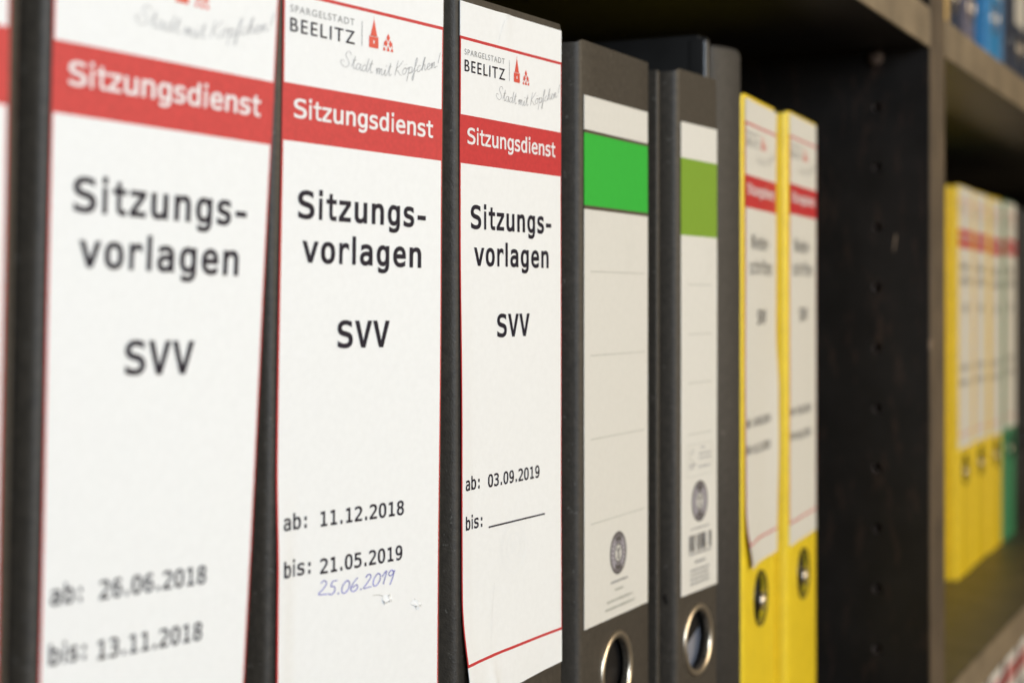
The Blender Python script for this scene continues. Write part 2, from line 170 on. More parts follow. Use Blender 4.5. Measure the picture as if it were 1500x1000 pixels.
MET = {'S': (.04, .60, .684), 'i': (.09, .09, .274), 't': (.02, .36, .394), 'z': (.04, .44, .525), 'u': (.075, .48, .633),
       'n': (.08, .475, .633), 'g': (.05, .49, .623), 's': (.04, .43, .521), '-': (.06, .33, .454), 'v': (.02, .55, .592),
       'o': (.05, .51, .607), 'r': (.08, .34, .427), 'l': (.09, .092, .274), 'a': (.04, .48, .601), 'd': (.05, .49, .623),
       'e': (.05, .50, .596), 'b': (.08, .49, .623), 'N': (.09, .57, .748), 'c': (.05, .44, .521), 'h': (.08, .47, .633),
       'f': (.02, .37, .352), '.': (.13, .11, .364), ':': (.17, .11, .454), 'V': (.01, .66, .684), '0': (.05, .53, .636), '1': (.12, .42, .636)}
def contours(text, spacing=0.0):
    """outlines in em units, baseline at 0"""
    out = []; x = 0.0
    for ch in text:
        if ch == ' ': x += 0.35; continue
        lsb, wd, adv = MET.get(ch, (.06, .50, .636))
        g = GLYPHS[ch]; x0 = min(p[0] for c in g for p in c); x1 = max(p[0] for c in g for p in c)
        sx = wd / (x1 - x0)
        for c in g: out.append([(x + lsb + (p[0] - x0) * sx, p[1] / EM) for p in c])
        x += adv + spacing
    return out
def fill(conts, offset=0.0):
    """flat triangulated mesh data of nested outlines"""
    cu = bpy.data.curves.new('outline', 'CURVE'); cu.dimensions = '2D'; cu.fill_mode = 'BOTH'; cu.offset = offset
    for c in conts:
        s = cu.splines.new('POLY'); s.points.add(len(c) - 1); s.use_cyclic_u = True
        for i, (a, b) in enumerate(c): s.points[i].co = (a, b, 0, 1)
    o = bpy.data.objects.new('outline', cu); COL.objects.link(o)
    bpy.context.view_layer.update()
    dg = bpy.context.evaluated_depsgraph_get(); me = o.evaluated_get(dg).to_mesh()
    vs = [(v.co.x, v.co.y) for v in me.vertices]; fs = [tuple(p.vertices) for p in me.polygons]
    bpy.data.objects.remove(o); bpy.data.curves.remove(cu)
    return vs, fs
def sans(text):
    """outlines from the built-in humanist sans, used for the town's wordmark"""
    cu = bpy.data.curves.new('wordmark', 'FONT'); cu.body = text; cu.size = 1.0; cu.space_character = 1.22
    o = bpy.data.objects.new('wordmark', cu); COL.objects.link(o)
    bpy.context.view_layer.update()
    dg = bpy.context.evaluated_depsgraph_get(); me = o.evaluated_get(dg).to_mesh()
    vs = [(v.co.x, v.co.y) for v in me.vertices]; fs = [tuple(p.vertices) for p in me.polygons]
    bpy.data.objects.remove(o); bpy.data.curves.remove(cu)
    return vs, fs
_cache = {}
def text_flat(text, spacing=0.0, bold=0.0, style='v'):
    k = (text, spacing, bold, style)
    if k not in _cache:
        if style == 'v': _cache[k] = fill(contours(text, spacing), bold)
        else: _cache[k] = sans(text)
    return _cache[k]
def fit(flat, u0, u1, vbase, cap, capunits=0.727):
    """place flat text: left/right in mm, baseline v in mm (down), cap height mm"""
    vs, fs = flat
    x0 = min(p[0] for p in vs); x1 = max(p[0] for p in vs)
    sx = (u1 - u0) / (x1 - x0); sy = cap / capunits
    return [(u0 + (p[0] - x0) * sx, vbase - p[1] * sy) for p in vs], fs
def spline(pts, n=6):
    out = []
    P = [pts[0]] + list(pts) + [pts[-1]]
    for i in range(1, len(P) - 2):
        p0, p1, p2, p3 = P[i - 1:i + 3]
        for k in range(n):
            t = k / n
            out.append(tuple(0.5 * (2 * p1[j] + (p2[j] - p0[j]) * t + (2 * p0[j] - 5 * p1[j] + 4 * p2[j] - p3[j]) * t * t + (3 * p1[j] - p0[j] - 3 * p2[j] + p3[j]) * t ** 3) for j in (0, 1)))
    out.append(tuple(pts[-1])); return out
def ribbon(pts, wd, V, F):
    b = len(V)
    for i, p in enumerate(pts):
        a = pts[max(0, i - 1)]; c = pts[min(len(pts) - 1, i + 1)]
        dx, dy = c[0] - a[0], c[1] - a[1]; L = math.hypot(dx, dy) or 1
        k = wd / 2 * (0.75 + 0.35 * abs(dy / L))
        V.append((p[0] - dy / L * k, p[1] + dx / L * k)); V.append((p[0] + dy / L * k, p[1] - dx / L * k))
    for i in range(len(pts) - 1): F.append((b + 2 * i, b + 2 * i + 1, b + 2 * i + 3, b + 2 * i + 2))
CURS = {
 'S': (1.7, [[(1.6, 2.0), (1.25, 2.45), (.75, 2.3), (.55, 1.75), (1.05, 1.15), (1.25, .5), (.75, 0), (.05, .15), (-.35, .7), (-.05, 1.0), (.3, .8)]]),
 't': (.9, [[(0, .25), (.45, 1.2), (.68, 2.0), (.45, .7), (.55, 0), (.95, .25)], [(.2, 1.3), (.95, 1.45)]]),
 'a': (1.2, [[(.9, .8), (.5, 1), (.1, .6), (.15, .08), (.5, .05), (.85, .6), (.95, 1), (.85, .3), (1, 0), (1.25, .25)]]),
 'd': (1.25, [[(.9, .8), (.5, 1), (.1, .6), (.15, .08), (.5, .05), (.9, .7), (1.25, 2.15), (.9, .6), (1, 0), (1.3, .25)]]),
 'm': (1.55, [[(-.05, .5), (.2, 1), (.15, 0), (.35, .75), (.62, 1), (.62, 0), (.82, .75), (1.08, 1), (1.08, .2), (1.25, 0), (1.55, .25)]]),
 'n': (1.15, [[(-.05, .5), (.2, 1), (.15, 0), (.4, .75), (.68, 1), (.68, .2), (.85, 0), (1.15, .25)]]),
 'i': (.65, [[(0, .25), (.28, 1), (.2, .2), (.35, 0), (.65, .25)], [(.36, 1.45), (.46, 1.65)]]),
 'K': (1.6, [[(.6, 2.35), (.35, 1.2), (.1, -.05)], [(1.65, 2.2), (1.0, 1.5), (.3, 1.0), (.8, .5), (1.15, 0), (1.55, -.1)]]),
 'o': (1.15, [[(.5, 1), (.1, .6), (.15, .08), (.5, 0), (.88, .45), (.8, .9), (.5, 1), (.8, .82), (1.2, .9)], [(.4, 1.45), (.43, 1.55)], [(.8, 1.5), (.83, 1.6)]]),
 'p': (1.15, [[(0, .7), (.28, 1), (.1, -.4), (-.05, -1.2)], [(.18, .5), (.5, 1), (.9, .85), (.88, .25), (.5, 0), (.25, .12), (.9, .02), (1.2, .3)]]),
 'f': (.85, [[(0, .2), (.55, 1.2), (.85, 2.1), (.6, 2.25), (.4, 1.2), (.25, -.6), (.08, -1.25), (-.08, -.9), (.3, 0), (.85, .3)]]),
 'c': (.95, [[(.8, .85), (.5, 1), (.1, .6), (.15, .08), (.5, 0), (.95, .3)]]),
 'h': (1.2, [[(0, .2), (.55, 1.4), (.72, 2.2), (.42, 1.6), (.15, 0), (.4, .8), (.75, 1), (.75, .2), (.92, 0), (1.2, .25)]]),
 'e': (.95, [[(0, .3), (.6, .6), (.62, .92), (.35, 1), (.1, .55), (.2, .05), (.6, 0), (.95, .3)]]),
 '!': (.5, [[(.75, 2.4), (.35, .65)], [(.22, .08), (.25, .2)]]),
 '2': (1.15, [[(.15, 1.7), (.5, 2.1), (.85, 1.7), (.5, .9), (0, .15), (.3, .05), (.7, .1), (1.05, .05)]]),
 '5': (1.1, [[(.45, 2.0), (.25, 1.25), (.7, 1.15), (.8, .5), (.4, 0), (0, .2)], [(.45, 2.0), (1.0, 2.05)]]),
 '0': (1.15, [[(.6, 1.9), (.15, 1.2), (.1, .3), (.45, 0), (.9, .6), (.95, 1.5), (.6, 1.9)]]),
 '6': (1.2, [[(.8, 2.0), (.3, 1.3), (.05, .5), (.4, 0), (.9, .4), (.75, .95), (.2, .6)]]),
 '1': (.75, [[(.05, 1.2), (.6, 2.0), (.3, 0)]]),
 '9': (1.1, [[(.85, 1.6), (.5, 2.0), (.15, 1.5), (.4, 1.1), (.85, 1.5), (.9, 1.9), (.75, .8), (.45, -.3)]]),
 '.': (.5, [[(.08, .0), (.26, .16)], [(.08, .14), (.26, .02)]]), ' ': (.7, [])}
def cursive(text, u0, u1, size, base, wd):
    """hand lettering; base(t) gives the baseline v (mm) for t in 0..1"""
    V, F = [], []
    adv = sum(CURS[c][0] for c in text); sx = (u1 - u0) / adv; x = 0
    for ch in text:
        a, strokes = CURS[ch]
        for s in strokes:
            pts = spline([(u0 + (x + p[0] + 0.08 * p[1]) * sx, base((x + p[0]) / adv) - p[1] * size) for p in s], 4)
            ribbon(pts, wd, V, F)
        x += a
    return V, F

# ------------------------------------------------------------------ binders
def yaw_of(L, Rr): return math.atan2(Rr[1] - L[1], Rr[0] - L[0])
def spine_mesh(wd, h, hole_z, hr, lip=0.0015):
    """hollow spine board with rounded hinge folds and (optionally) a finger hole"""
    hw = wd / 2; bm = bmesh.new()
    side = [(hw - 0.0026, 0.0), (hw - 0.0013, 0.0003), (hw - 0.0004, 0.0011), (hw, 0.0022), (hw + 0.0003, 0.0038), (hw + 0.0006, 0.0060), (hw + 0.0004, 0.0090)]
    c = 0.020 if hw > 0.022 else hw - 0.0032
    xs = [(-a, b) for a, b in reversed(side)] + [(-c, 0), (c, 0)] + side
    zs = [0.0, h / 2] if hole_z is None else [0.0, hole_z - c, hole_z + c]
    zs += [h * 0.8, h - 0.004, h - 0.0015, h]
    zs = sorted(set(z for z in zs if z >= 0))
    grid = []
    for x, y in xs:
        colv = []
        for z in zs:
            zz = z
            if z > h - 0.005:     # soften the top corners
                d = max(0, abs(x) - (hw - 0.0030)); zz = z - min(0.0011, d * d / 0.006)
            colv.append(bm.verts.new((x, y, zz)))
        grid.append(colv)
    ic = len(side)               # column index of the flat hole cell
    for i in range(len(xs) - 1):
        for j in range(len(zs) - 1):
            a, b, c2, d = grid[i][j], grid[i + 1][j], grid[i + 1][j + 1], grid[i][j + 1]
            if hole_z is not None and i == ic and abs((zs[j] + zs[j + 1]) / 2 - hole_z) < 1e-4:
                N = 48; ring = [bm.verts.new((hr * math.cos(2 * math.pi * k / N), 0, hole_z + hr * math.sin(2 * math.pi * k / N))) for k in range(N)]
                cs = {1: c2, 3: d, 5: a, 7: b}          # corners at 45, 135, 225, 315 degrees
                for q, (k0, k1, v0, v1) in enumerate([(N // 8, 3 * N // 8, c2, d), (3 * N // 8, 5 * N // 8, d, a), (5 * N // 8, 7 * N // 8, a, b), (7 * N // 8, 9 * N // 8, b, c2)]):
                    mid = (k0 + k1) // 2
                    for k in range(k0, k1):
                        r0, r1 = ring[k % N], ring[(k + 1) % N]
                        bm.faces.new((v0 if k < mid else v1, r1, r0))
                    bm.faces.new((v0, v1, ring[mid % N]))
            else:
                bm.faces.new((a, b, c2, d))
    bmesh.ops.recalc_face_normals(bm, faces=bm.faces)
    bm.faces.ensure_lookup_table()
    f = next(f for f in bm.faces if abs(f.calc_center_median().y) < 1e-6)
    if f.normal.y > 0: bmesh.ops.reverse_faces(bm, faces=bm.faces)
    bmesh.ops.solidify(bm, geom=bm.faces[:], thickness=0.0021)
    ys = [v.co.y for v in bm.verts]
    return bm
def ring_bm(r_in, r_out, depth, N=56):
    """pressed metal grommet, lathed round the y axis"""
    prof = [(r_in, depth), (r_in, 0.0004), (r_in + 0.0003, -0.0005), ((r_in + r_out) / 2, -0.0010), (r_out - 0.0004, -0.0007), (r_out, -0.0002), (r_out, 0.0003)]
    bm = bmesh.new(); rows = []
    for k in range(N):
        a = 2 * math.pi * k / N
        rows.append([bm.verts.new((r * math.cos(a), y, r * math.sin(a))) for r, y in prof])
    for k in range(N):
        for j in range(len(prof) - 1):
            bm.faces.new((rows[k][j], rows[k][j + 1], rows[(k + 1) % N][j + 1], rows[(k + 1) % N][j]))
    bmesh.ops.recalc_face_normals(bm, faces=bm.faces)
    return bm
def cover_bm(s, wd, h, depth, y0=0.0066, t=0.0024):
    hw = wd / 2
    a, b = s * (hw + 0.0012), s * (hw + 0.0012 + t + 0.0006)
    return box_bm(min(a, b), max(a, b), y0, depth, 0, h - 0.0006, bevel=0.0010, seg=3)

class Label:
    """a paper label in spine coordinates: u 0..W (mm), v down from the top frame line (mm)"""
    def __init__(s, W, x0, ztop, bend=None, lift=0.00035, warp=None):
        s.warp = warp; s.W, s.x0, s.zt, s.bend, s.lift = W, x0, ztop, bend, lift
    def pos(s, u, v, eps=0.0):
        if s.warp: u, v = s.warp(u, v)
        out, du = (s.bend(u, v) if s.bend else (0, 0))
        return Vector((s.x0 + (u + du) / 1000, -(s.lift + out / 1000 + eps), s.zt - v / 1000))
def steps(marks, step):
    marks = sorted(set(marks)); out = []
    for a, b in zip(marks, marks[1:]):
        n = max(1, math.ceil((b - a) / step))
        out += [a + (b - a) * k / n for k in range(n)]
    return out + [marks[-1]]
def label_mesh(lb, vt, vb, umarks, vmarks, rule, parent, mats, trim=None):
    us = steps([0, lb.W] + umarks, 1.5); vs = steps([vt, vb] + vmarks, 4)
    bm = bmesh.new(); g = []
    for v in vs:
        row = []
        for u in us:
            uu, vv = (trim(u, v) if trim else (u, v))
            row.append(bm.verts.new(lb.pos(uu, vv)))
        g.append(row)
    for j in range(len(vs) - 1):
        for i in range(len(us) - 1):
            f = bm.faces.new((g[j][i], g[j + 1][i], g[j + 1][i + 1], g[j][i + 1]))
            f.material_index = rule((us[i] + us[i + 1]) / 2, (vs[j] + vs[j + 1]) / 2); f.smooth = True
    bm.normal_update()
    if bm.faces[:][0].normal.y > 0: bmesh.ops.reverse_faces(bm, faces=bm.faces)
    me = bpy.data.meshes.new('label'); bm.to_mesh(me); bm.free()
    o = link('label', me, parent, mats)
    m = o.modifiers.new('thickness', 'SOLIDIFY'); m.thickness = 0.00022; m.offset = -1; m.use_rim = True
    e = o.modifiers.new('crisp', 'EDGE_SPLIT'); e.split_angle = R(40)
    return o
def on_label(lb, flat, name, material, parent, eps=0.00011, fine=None):
    vs, fs = flat
    if fine is None: fine = not name.endswith('lettering')
    bm = bmesh.new(); V = [bm.verts.new((u, v, 0)) for u, v in vs]
    for f in fs:
        try: bm.faces.new([V[i] for i in f])
        except ValueError: pass
    # cut long faces so that print follows the paper
    if fine:
        x0 = min(p[0] for p in vs); x1 = max(p[0] for p in vs)
        x = math.floor(x0 / 4) * 4 + 4
        while x < x1:
            bmesh.ops.bisect_plane(bm, geom=bm.verts[:] + bm.edges[:] + bm.faces[:], plane_co=(x, 0, 0), plane_no=(1, 0, 0)); x += 4
    for v in bm.verts: v.co = lb.pos(v.co.x, v.co.y, eps)
    bm.normal_update()
    rev = [f for f in bm.faces if f.normal.y > 0]
    if rev: bmesh.ops.reverse_faces(bm, faces=rev)
    return obj(name, bm, material, parent)
def rects(rs):
    V, F = [], []
    for u0, u1, v0, v1 in rs:
        b = len(V); V += [(u0, v0), (u1, v0), (u1, v1), (u0, v1)]; F.append((b, b + 1, b + 2, b + 3))
    return V, F
def poly(ps):
    V, F = [], []
    for p in ps:
        b = len(V); V += p; F.append(tuple(range(b, b + len(p))))
    return V, F
def annulus(cx, cy, r0, r1, N=36, a0=0, a1=360):
    V, F = [], []
    full = abs(a1 - a0) >= 360; n = N if full else N + 1
    for k in range(n):
        a = R(a0 + (a1 - a0) * k / N)
        V += [(cx + r0 * math.cos(a), cy - r0 * math.sin(a)), (cx + r1 * math.cos(a), cy - r1 * math.sin(a))]
    for k in range(N):
        i, j = 2 * k, 2 * ((k + 1) % n)
        F.append((i, i + 1, j + 1, j))
    return V, F
def merge(*flats):
    V, F = [], []
    for vs, fs in flats:
        b = len(V); V += vs; F += [tuple(i + b for i in f) for f in fs]
    return V, F

def office_label(B, lb, title, dates, vt=-10.6, vb=201.8, trim=None, du=0.0, detail=True, bis_rule=False, hand=False, ghost=False, frame=(0.45, 0.45)):
    """white label with red frame, red band, crest line, title and dates"""
    W = lb.W; fl, fr = frame
    def rule(u, v):
        if 23.7 < v < 38.5: return 1
        if 0 < v < 0.95 or 190.2 < v < 191.1: return 1
        if 0 < v < 191.1 and (u < fl or u > W - fr): return 1
        return 0
    l = label_mesh(lb, vt, vb, [fl, W - fr], [0, 0.95, 23.7, 38.5, 190.2, 191.1], rule, B, [M['paper'] if title == 'vorlagen' else M['dim_paper'], M['red']], trim)
    on_label(lb, fit(text_flat('Sitzungsdienst', 0.02, 0.021), 4.1, 61.2, 32.25, 4.7), 'band_lettering', M['white_ink'], l)
    if title == 'vorlagen':
        on_label(lb, fit(text_flat('Sitzungs-', 0.10, 0.030), 6.2, 58.3, 57.9, 6.75), 'title_lettering', M['ink'], l)
        on_label(lb, fit(text_flat('vorlagen', 0.10, 0.030), 8.1, 56.4, 69.2, 6.75), 'title_lettering', M['ink'], l)
        on_label(lb, fit(text_flat('SVV', 0.10, 0.030), 22.0, 43.1, 91.4, 6.75), 'title_lettering', M['ink'], l)
    else:
        on_label(lb, fit(text_flat('Nieder-', 0.06, 0.004), 12, 50, 57.0, 6.7), 'title_lettering', M['ink'], l)
        on_label(lb, fit(text_flat('schriften', 0.06, 0.004), 8, 54, 68.5, 6.7), 'title_lettering', M['ink'], l)
        on_label(lb, fit(text_flat('SVV', 0.10, 0.030), 23, 42, 91.4, 6.3), 'title_lettering', M['ink'], l)
    a, b = dates
    on_label(lb, fit(text_flat('ab:', 0.05, 0.022), 2.4 + du, 11.3 + du, 137.9, 3.9), 'date_lettering', M['ink'], l)
    on_label(lb, fit(text_flat(a, 0.05, 0.022), 16.5 + du, 50.0 + du, 138.2, 3.8), 'date_lettering', M['ink'], l)
    on_label(lb, fit(text_flat('bis:', 0.05, 0.022), 2.4 + du, 12.9 + du, 149.9, 3.9), 'date_lettering', M['ink'], l)
    if bis_rule: on_label(lb, rects([(16.8, 53.7, 150.4, 150.95)]), 'fill_in_line', M['ink'], l)
    else: on_label(lb, fit(text_flat(b, 0.05, 0.022), 16.5 + du, 49.5 + du, 150.6, 3.8), 'date_lettering', M['ink'], l)
    # town wordmark, towers and motto
    on_label(lb, fit(text_flat('SPARGELSTADT', style='s'), 2.4, 27.0, 5.45, 1.75, 0.68), 'wordmark', M['grey_ink'], l)
    v_, f_ = fit(text_flat('BEELITZ', style='s'), 2.4, 27.1, 10.5, 3.5, 0.68)
    on_label(lb, (v_, f_), 'wordmark', M['ink'] if detail else M['grey_ink'], l)
    if detail: on_label(lb, ([(x + 0.10, y - 0.04) for x, y in v_], f_), 'wordmark', M['ink'], l, eps=0.00013)
    on_label(lb, rects([(30.0, 30.2, 3.8, 10.4)]), 'logo_divider', M['grey_ink'], l)
    tower = poly([[(33.0, 7.3), (34.75, 7.3), (34.75, 10.3), (33.0, 10.3)], [(35.35, 7.3), (36.9, 7.3), (36.9, 10.3), (35.35, 10.3)],
                  [(34.75, 7.3), (35.35, 7.3), (35.35, 8.2), (34.75, 8.2)], [(34.75, 9.1), (35.35, 9.1), (35.35, 10.3), (34.75, 10.3)],
                  [(33.6, 6.95), (34.9, 2.7), (35.05, 2.7), (36.3, 6.95)], [(33.0, 7.15), (36.9, 7.15), (36.5, 7.0), (33.4, 7.0)], [(34.9, 2.7), (34.95, 1.7), (35.02, 1.7), (35.05, 2.7)]])
    dia = lambda cx, cy, a_, b_: [(cx, cy - b_ * 1.15), (cx + a_ * 1.25, cy), (cx, cy + b_ * 1.15), (cx - a_ * 1.25, cy)]
    arch = poly([dia(41.0, 6.7, .62, 1.0), dia(40.1, 8.3, .55, .95), dia(41.9, 8.3, .55, .95), [(41.0, 8.9), (41.7, 10.4), (40.3, 10.4)],
                 [(39.3, 7.9), (39.55, 7.7), (39.5, 9.0), (39.1, 9.3)], [(42.7, 7.9), (42.45, 7.7), (42.5, 9.0), (42.9, 9.3)],
                 [(39.0, 9.6), (39.5, 9.4), (39.9, 10.4), (38.8, 10.4)], [(43.0, 9.6), (42.5, 9.4), (42.1, 10.4), (43.2, 10.4)]])
    on_label(lb, merge(tower, arch), 'town_emblem', M['logo_red'], l)
    base = lambda t: 16.9 + 1.2 * math.sin(min(1, t * 1.6) * math.pi / 2 * 1.2) * 0.35 - 7.0 * max(0, t - 0.42) ** 1.25 * 1.55
    on_label(lb, cursive('Stadt mit Kopfchen!', 22.3, 63.4, 1.75, base, 0.17), 'motto', M['pale_ink'], l)
    if hand: on_label(lb, cursive('25.06.2019', 15.8, 46.2, 1.75, lambda t: 156.0 + 1.1 * t + 0.5 * math.sin(5 * t), 0.34), 'handwritten_date', M['blue_ink'], l, eps=0.00014)
    if ghost:
        on_label(lb, merge(annulus(33, 159, 7.0, 8.6), annulus(33, 159, 4.2, 5.0), rects([(31.3, 34.7, 157, 161)])), 'show_through_seal', M['ghost'], l, eps=0.00006)
    return l

def dashes(rows, seed, wmin=0.35, wmax=1.3):
    """print far too small to read"""
    rnd = random.Random(seed); out = []
    for u0, u1, v, hgt in rows:
        u = u0
        while u < u1:
            w_ = rnd.uniform(wmin, wmax); out.append((u, min(u1, u + w_), v + rnd.uniform(-.08, .08), v + hgt + rnd.uniform(-.1, .1))); u += w_ + rnd.uniform(.18, .5)
    return rects(out)
def seal(lb, l, cx, cy, r):
    k = r / 8.0
    on_label(lb, annulus(cx, cy, 6.7 * k, 8.0 * k), 'seal_ring', M['seal'], l)
    on_label(lb, annulus(cx, cy, 3.6 * k, 6.7 * k), 'seal_ring', M['seal_light'], l, eps=0.00010)
    on_label(lb, annulus(cx, cy, 3.1 * k, 4.0 * k), 'seal_ring', M['seal'], l, eps=0.00014)
    parts = [annulus(cx, cy, 4.3 * k, 6.5 * k, 10, 60, 120), annulus(cx, cy, 4.3 * k, 6.5 * k, 10, 240, 300)]
    for a in range(0, 360, 18):
        if 55 < a < 125 or 235 < a < 305: continue
        parts.append(annulus(cx, cy, 4.8 * k, 6.0 * k, 2, a, a + 9))
    on_label(lb, merge(*parts), 'seal_wreath', M['seal'], l, eps=0.00014)
    fig = merge(annulus(cx, cy - 1.9 * k, 0, 0.55 * k, 12), poly([[(cx - .45 * k, cy - 1.2 * k), (cx + .45 * k, cy - 1.2 * k), (cx + .8 * k, cy + 2.4 * k), (cx - .8 * k, cy + 2.4 * k)],
                [(cx - .5 * k, cy - 1.2 * k), (cx - 2.3 * k, cy - 1.9 * k), (cx - 2.3 * k, cy - 1.5 * k), (cx - .5 * k, cy - .5 * k)], [(cx + .5 * k, cy - 1.2 * k), (cx + 2.3 * k, cy - 1.9 * k), (cx + 2.3 * k, cy - 1.5 * k), (cx + .5 * k, cy - .5 * k)]]))
    on_label(lb, fig, 'seal_figure', M['seal'], l, eps=0.00014)
def index_label(B, lb, kind):
    """grey card label with a coloured field and ruled lines"""
    W = lb.W
    if kind == 'wide':
        marks = [12.2, 13.4, 39.3, 40.7]
        rule = lambda u, v: 1 if (12.2 < v < 13.4 or 39.3 < v < 40.7) else (2 if 13.4 < v < 39.3 else 0)
        l = label_mesh(lb, 0, 191, [], marks, rule, B, [M['card'], M['dark_print'], M['green_print']])
        for v in (62.8, 93.1, 123.3, 153.8):
            on_label(lb, rects([(5.4, 57.8, v, v + 0.33)]), 'ruled_line', M['rule_ink'], l)
        seal(lb, l, 31.2, 167.6, 8.0)
        on_label(lb, dashes([(24, 40.4, 177.6, .75)], 1, .8, 1.6), 'small_print', M['grey_ink'], l)
        on_label(lb, dashes([(28, 36, 180.6, .9), (20.3, 45.5, 184.3, .9), (19, 48, 187.0, .9)], 2), 'small_print', M['rule_ink'], l)
    else:
        rule = lambda u, v: 1 if 14.4 < v < 45.6 else 0
        l = label_mesh(lb, 0, 191, [], [14.4, 45.6], rule, B, [M['card'], M['olive_print']])
        for v in (65.3, 85.5, 105.3, 126.2):
            on_label(lb, rects([(6.8, 31.6, v, v + 0.33)]), 'ruled_line', M['rule_ink'], l)
        t = 0.18
        on_label(lb, merge(rects([(6.0, 32.2, 130.6, 130.6 + t), (6.0, 32.2, 143.6, 143.6 + t), (6.0, 6.0 + t, 130.6, 143.6), (32.2 - t, 32.2, 130.6, 143.6)]),
                 annulus(11.5, 135.2, 2.3, 2.7, 20, 40, 300)), 'certificate_box', M['rule_ink'], l)
        on_label(lb, merge(rects([(10.2, 12.4, 134.0, 134.35), (8.0, 15, 138.6, 139.3), (8.0, 13, 140.0, 140.5)]), dashes([(20, 24, 131.9, .8), (18, 30.5, 134.6, .7), (17.5, 31, 136.4, .7), (17.5, 30, 139.8, .8)], 5)), 'small_print', M['pale_ink'], l)
        seal(lb, l, 18.9, 154.3, 8.4)
        on_label(lb, dashes([(9.5, 28.5, 164.8, .6)], 6, .8, 1.6), 'small_print', M['grey_ink'], l)
        rnd = random.Random(3); bars = []; u = 7.5
        while u < 31.5:
            w_ = rnd.choice([.25, .25, .5, .75]); bars += [(u, u + w_, 167.6, 174.3)] if not (13 < u < 15.5 or 25.5 < u < 28.5) else []; u += w_ + rnd.choice([.25, .3, .5, .7])
        on_label(lb, rects(bars), 'barcode', M['seal'], l)
        on_label(lb, dashes([(7.5, 31, 174.9, .8), (14, 25, 178.4, 1.0), (9, 29, 181.6, .8), (9, 28, 183.4, .8), (9, 29, 185.2, .8), (9, 29.5, 187.0, .8)], 9), 'small_print', M['grey_ink'], l)
    return l

def binder(label, group, Lp, Rp, m, z=H0, h=0.318, roll=0.0, hole=0.0865, hr=0.0120, ring=0.0150, name='lever_arch_binder', cat='binder', depth=0.285, pages=True, page_y=0.017, ringmat='nickel', pagemat='pages'):
    wd = math.hypot(Rp[0] - Lp[0], Rp[1] - Lp[1])
    B = bpy.data.objects.new(name, None); COL.objects.link(B)
    cx, cy = (Lp[0] + Rp[0]) / 2, (Lp[1] + Rp[1]) / 2
    ya = yaw_of(Lp, Rp); rl = R(roll)
    zc = 0.225                                   # height at which the position was measured
    B.matrix_world = Matrix.Translation((cx - math.sin(rl) * zc * math.cos(ya), cy - math.sin(rl) * zc * math.sin(ya), z + abs(math.sin(rl)) * wd / 2)) @ Matrix.Rotation(ya, 4, 'Z') @ Matrix.Rotation(rl, 4, 'Y')
    B.empty_display_size = 0.02
    tag(B, label, cat, group)
    s = obj('spine', spine_mesh(wd, h, hole, hr), M[m], B)
    for p in s.data.polygons: p.use_smooth = True
    md = s.modifiers.new('crisp', 'EDGE_SPLIT'); md.split_angle = R(50)
    obj('front_cover', cover_bm(-1, wd, h, depth), M[m], B)
    obj('back_cover', cover_bm(1, wd, h, depth), M[m], B)
    if pages:
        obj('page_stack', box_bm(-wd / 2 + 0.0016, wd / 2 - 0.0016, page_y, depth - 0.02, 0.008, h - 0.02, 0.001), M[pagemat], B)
    if hole is not None:
        r = obj('finger_ring', ring_bm(hr, ring, 0.0024 if ringmat == 'gloss_black' else 0.0011), M[ringmat], B, smooth=True); r.location = (0, 0, hole)
    if m in ('yellow', 'green'):          # dark plate added as the shade inside the finger hole
        obj('hole_shade_plate', box_bm(-0.030, 0.031, 0.0052, 0.0062, hole - 0.03, hole + 0.03, 0.0004, 1), M['panel'], B)
        bm = bmesh.new()
        bmesh.ops.create_cone(bm, segments=16, radius1=0.0016, radius2=0.0020, depth=0.0085, cap_ends=True, matrix=Matrix.Translation((0.0112, 0.0020, hole - 0.0035)) @ Matrix.Rotation(R(6), 4, 'Y'))
        obj('glint_rod', bm, M['nickel'], B, smooth=True)  # small metal rod added to give the hole a glint
    elif m == 'black' and z == H0:        # slanted dark plate added as shade in the upper part of the hole
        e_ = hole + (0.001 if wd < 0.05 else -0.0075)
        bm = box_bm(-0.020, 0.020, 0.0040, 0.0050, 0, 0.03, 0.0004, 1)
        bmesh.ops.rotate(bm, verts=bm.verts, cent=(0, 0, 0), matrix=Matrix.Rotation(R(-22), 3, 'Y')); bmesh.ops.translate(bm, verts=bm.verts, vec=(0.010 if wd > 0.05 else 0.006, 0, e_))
        obj('hole_shade_plate', bm, M['panel'], B)
    B['w'] = wd
    return B
def place(Ll, Lr, ml, mr):
    """spine edges from the ends of the label plus its margins (m)"""
    d = Vector((Lr[0] - Ll[0], Lr[1] - Ll[1])); d.normalize()
    return (Ll[0] - d.x * ml, Ll[1] - d.y * ml), (Lr[0] + d.x * mr, Lr[1] + d.y * mr)

def wave(seed, amp=0.12):
    r = random.Random(seed); a, b, c, d = [r.uniform(0, 6) for _ in range(4)]
    return lambda u, v: (amp * (1 + 0.6 * math.sin(u / 11 + a) * math.cos(v / 31 + b) + 0.5 * math.sin(v / 17 + c)), 0.0)
def sm(t): t = max(0, min(1, t)); return t * t * (3 - 2 * t)

RB = 'binders standing in a row on the near shelf'
# 0: cropped by the left edge of the picture
Ls, Rs = place((0.1692, 0.2303), (0.2340, 0.2201), 0.002, 0.0035)
B = binder('black binder cropped at the far left, only the right rim of its label showing', RB, Ls, Rs, 'black', roll=1.3)
office_label(B, Label(65.6, -B['w'] / 2 + 0.002, 0.225 + 0.075, wave(1)), 'vorlagen', ('20.02.2018', '12.06.2018'))
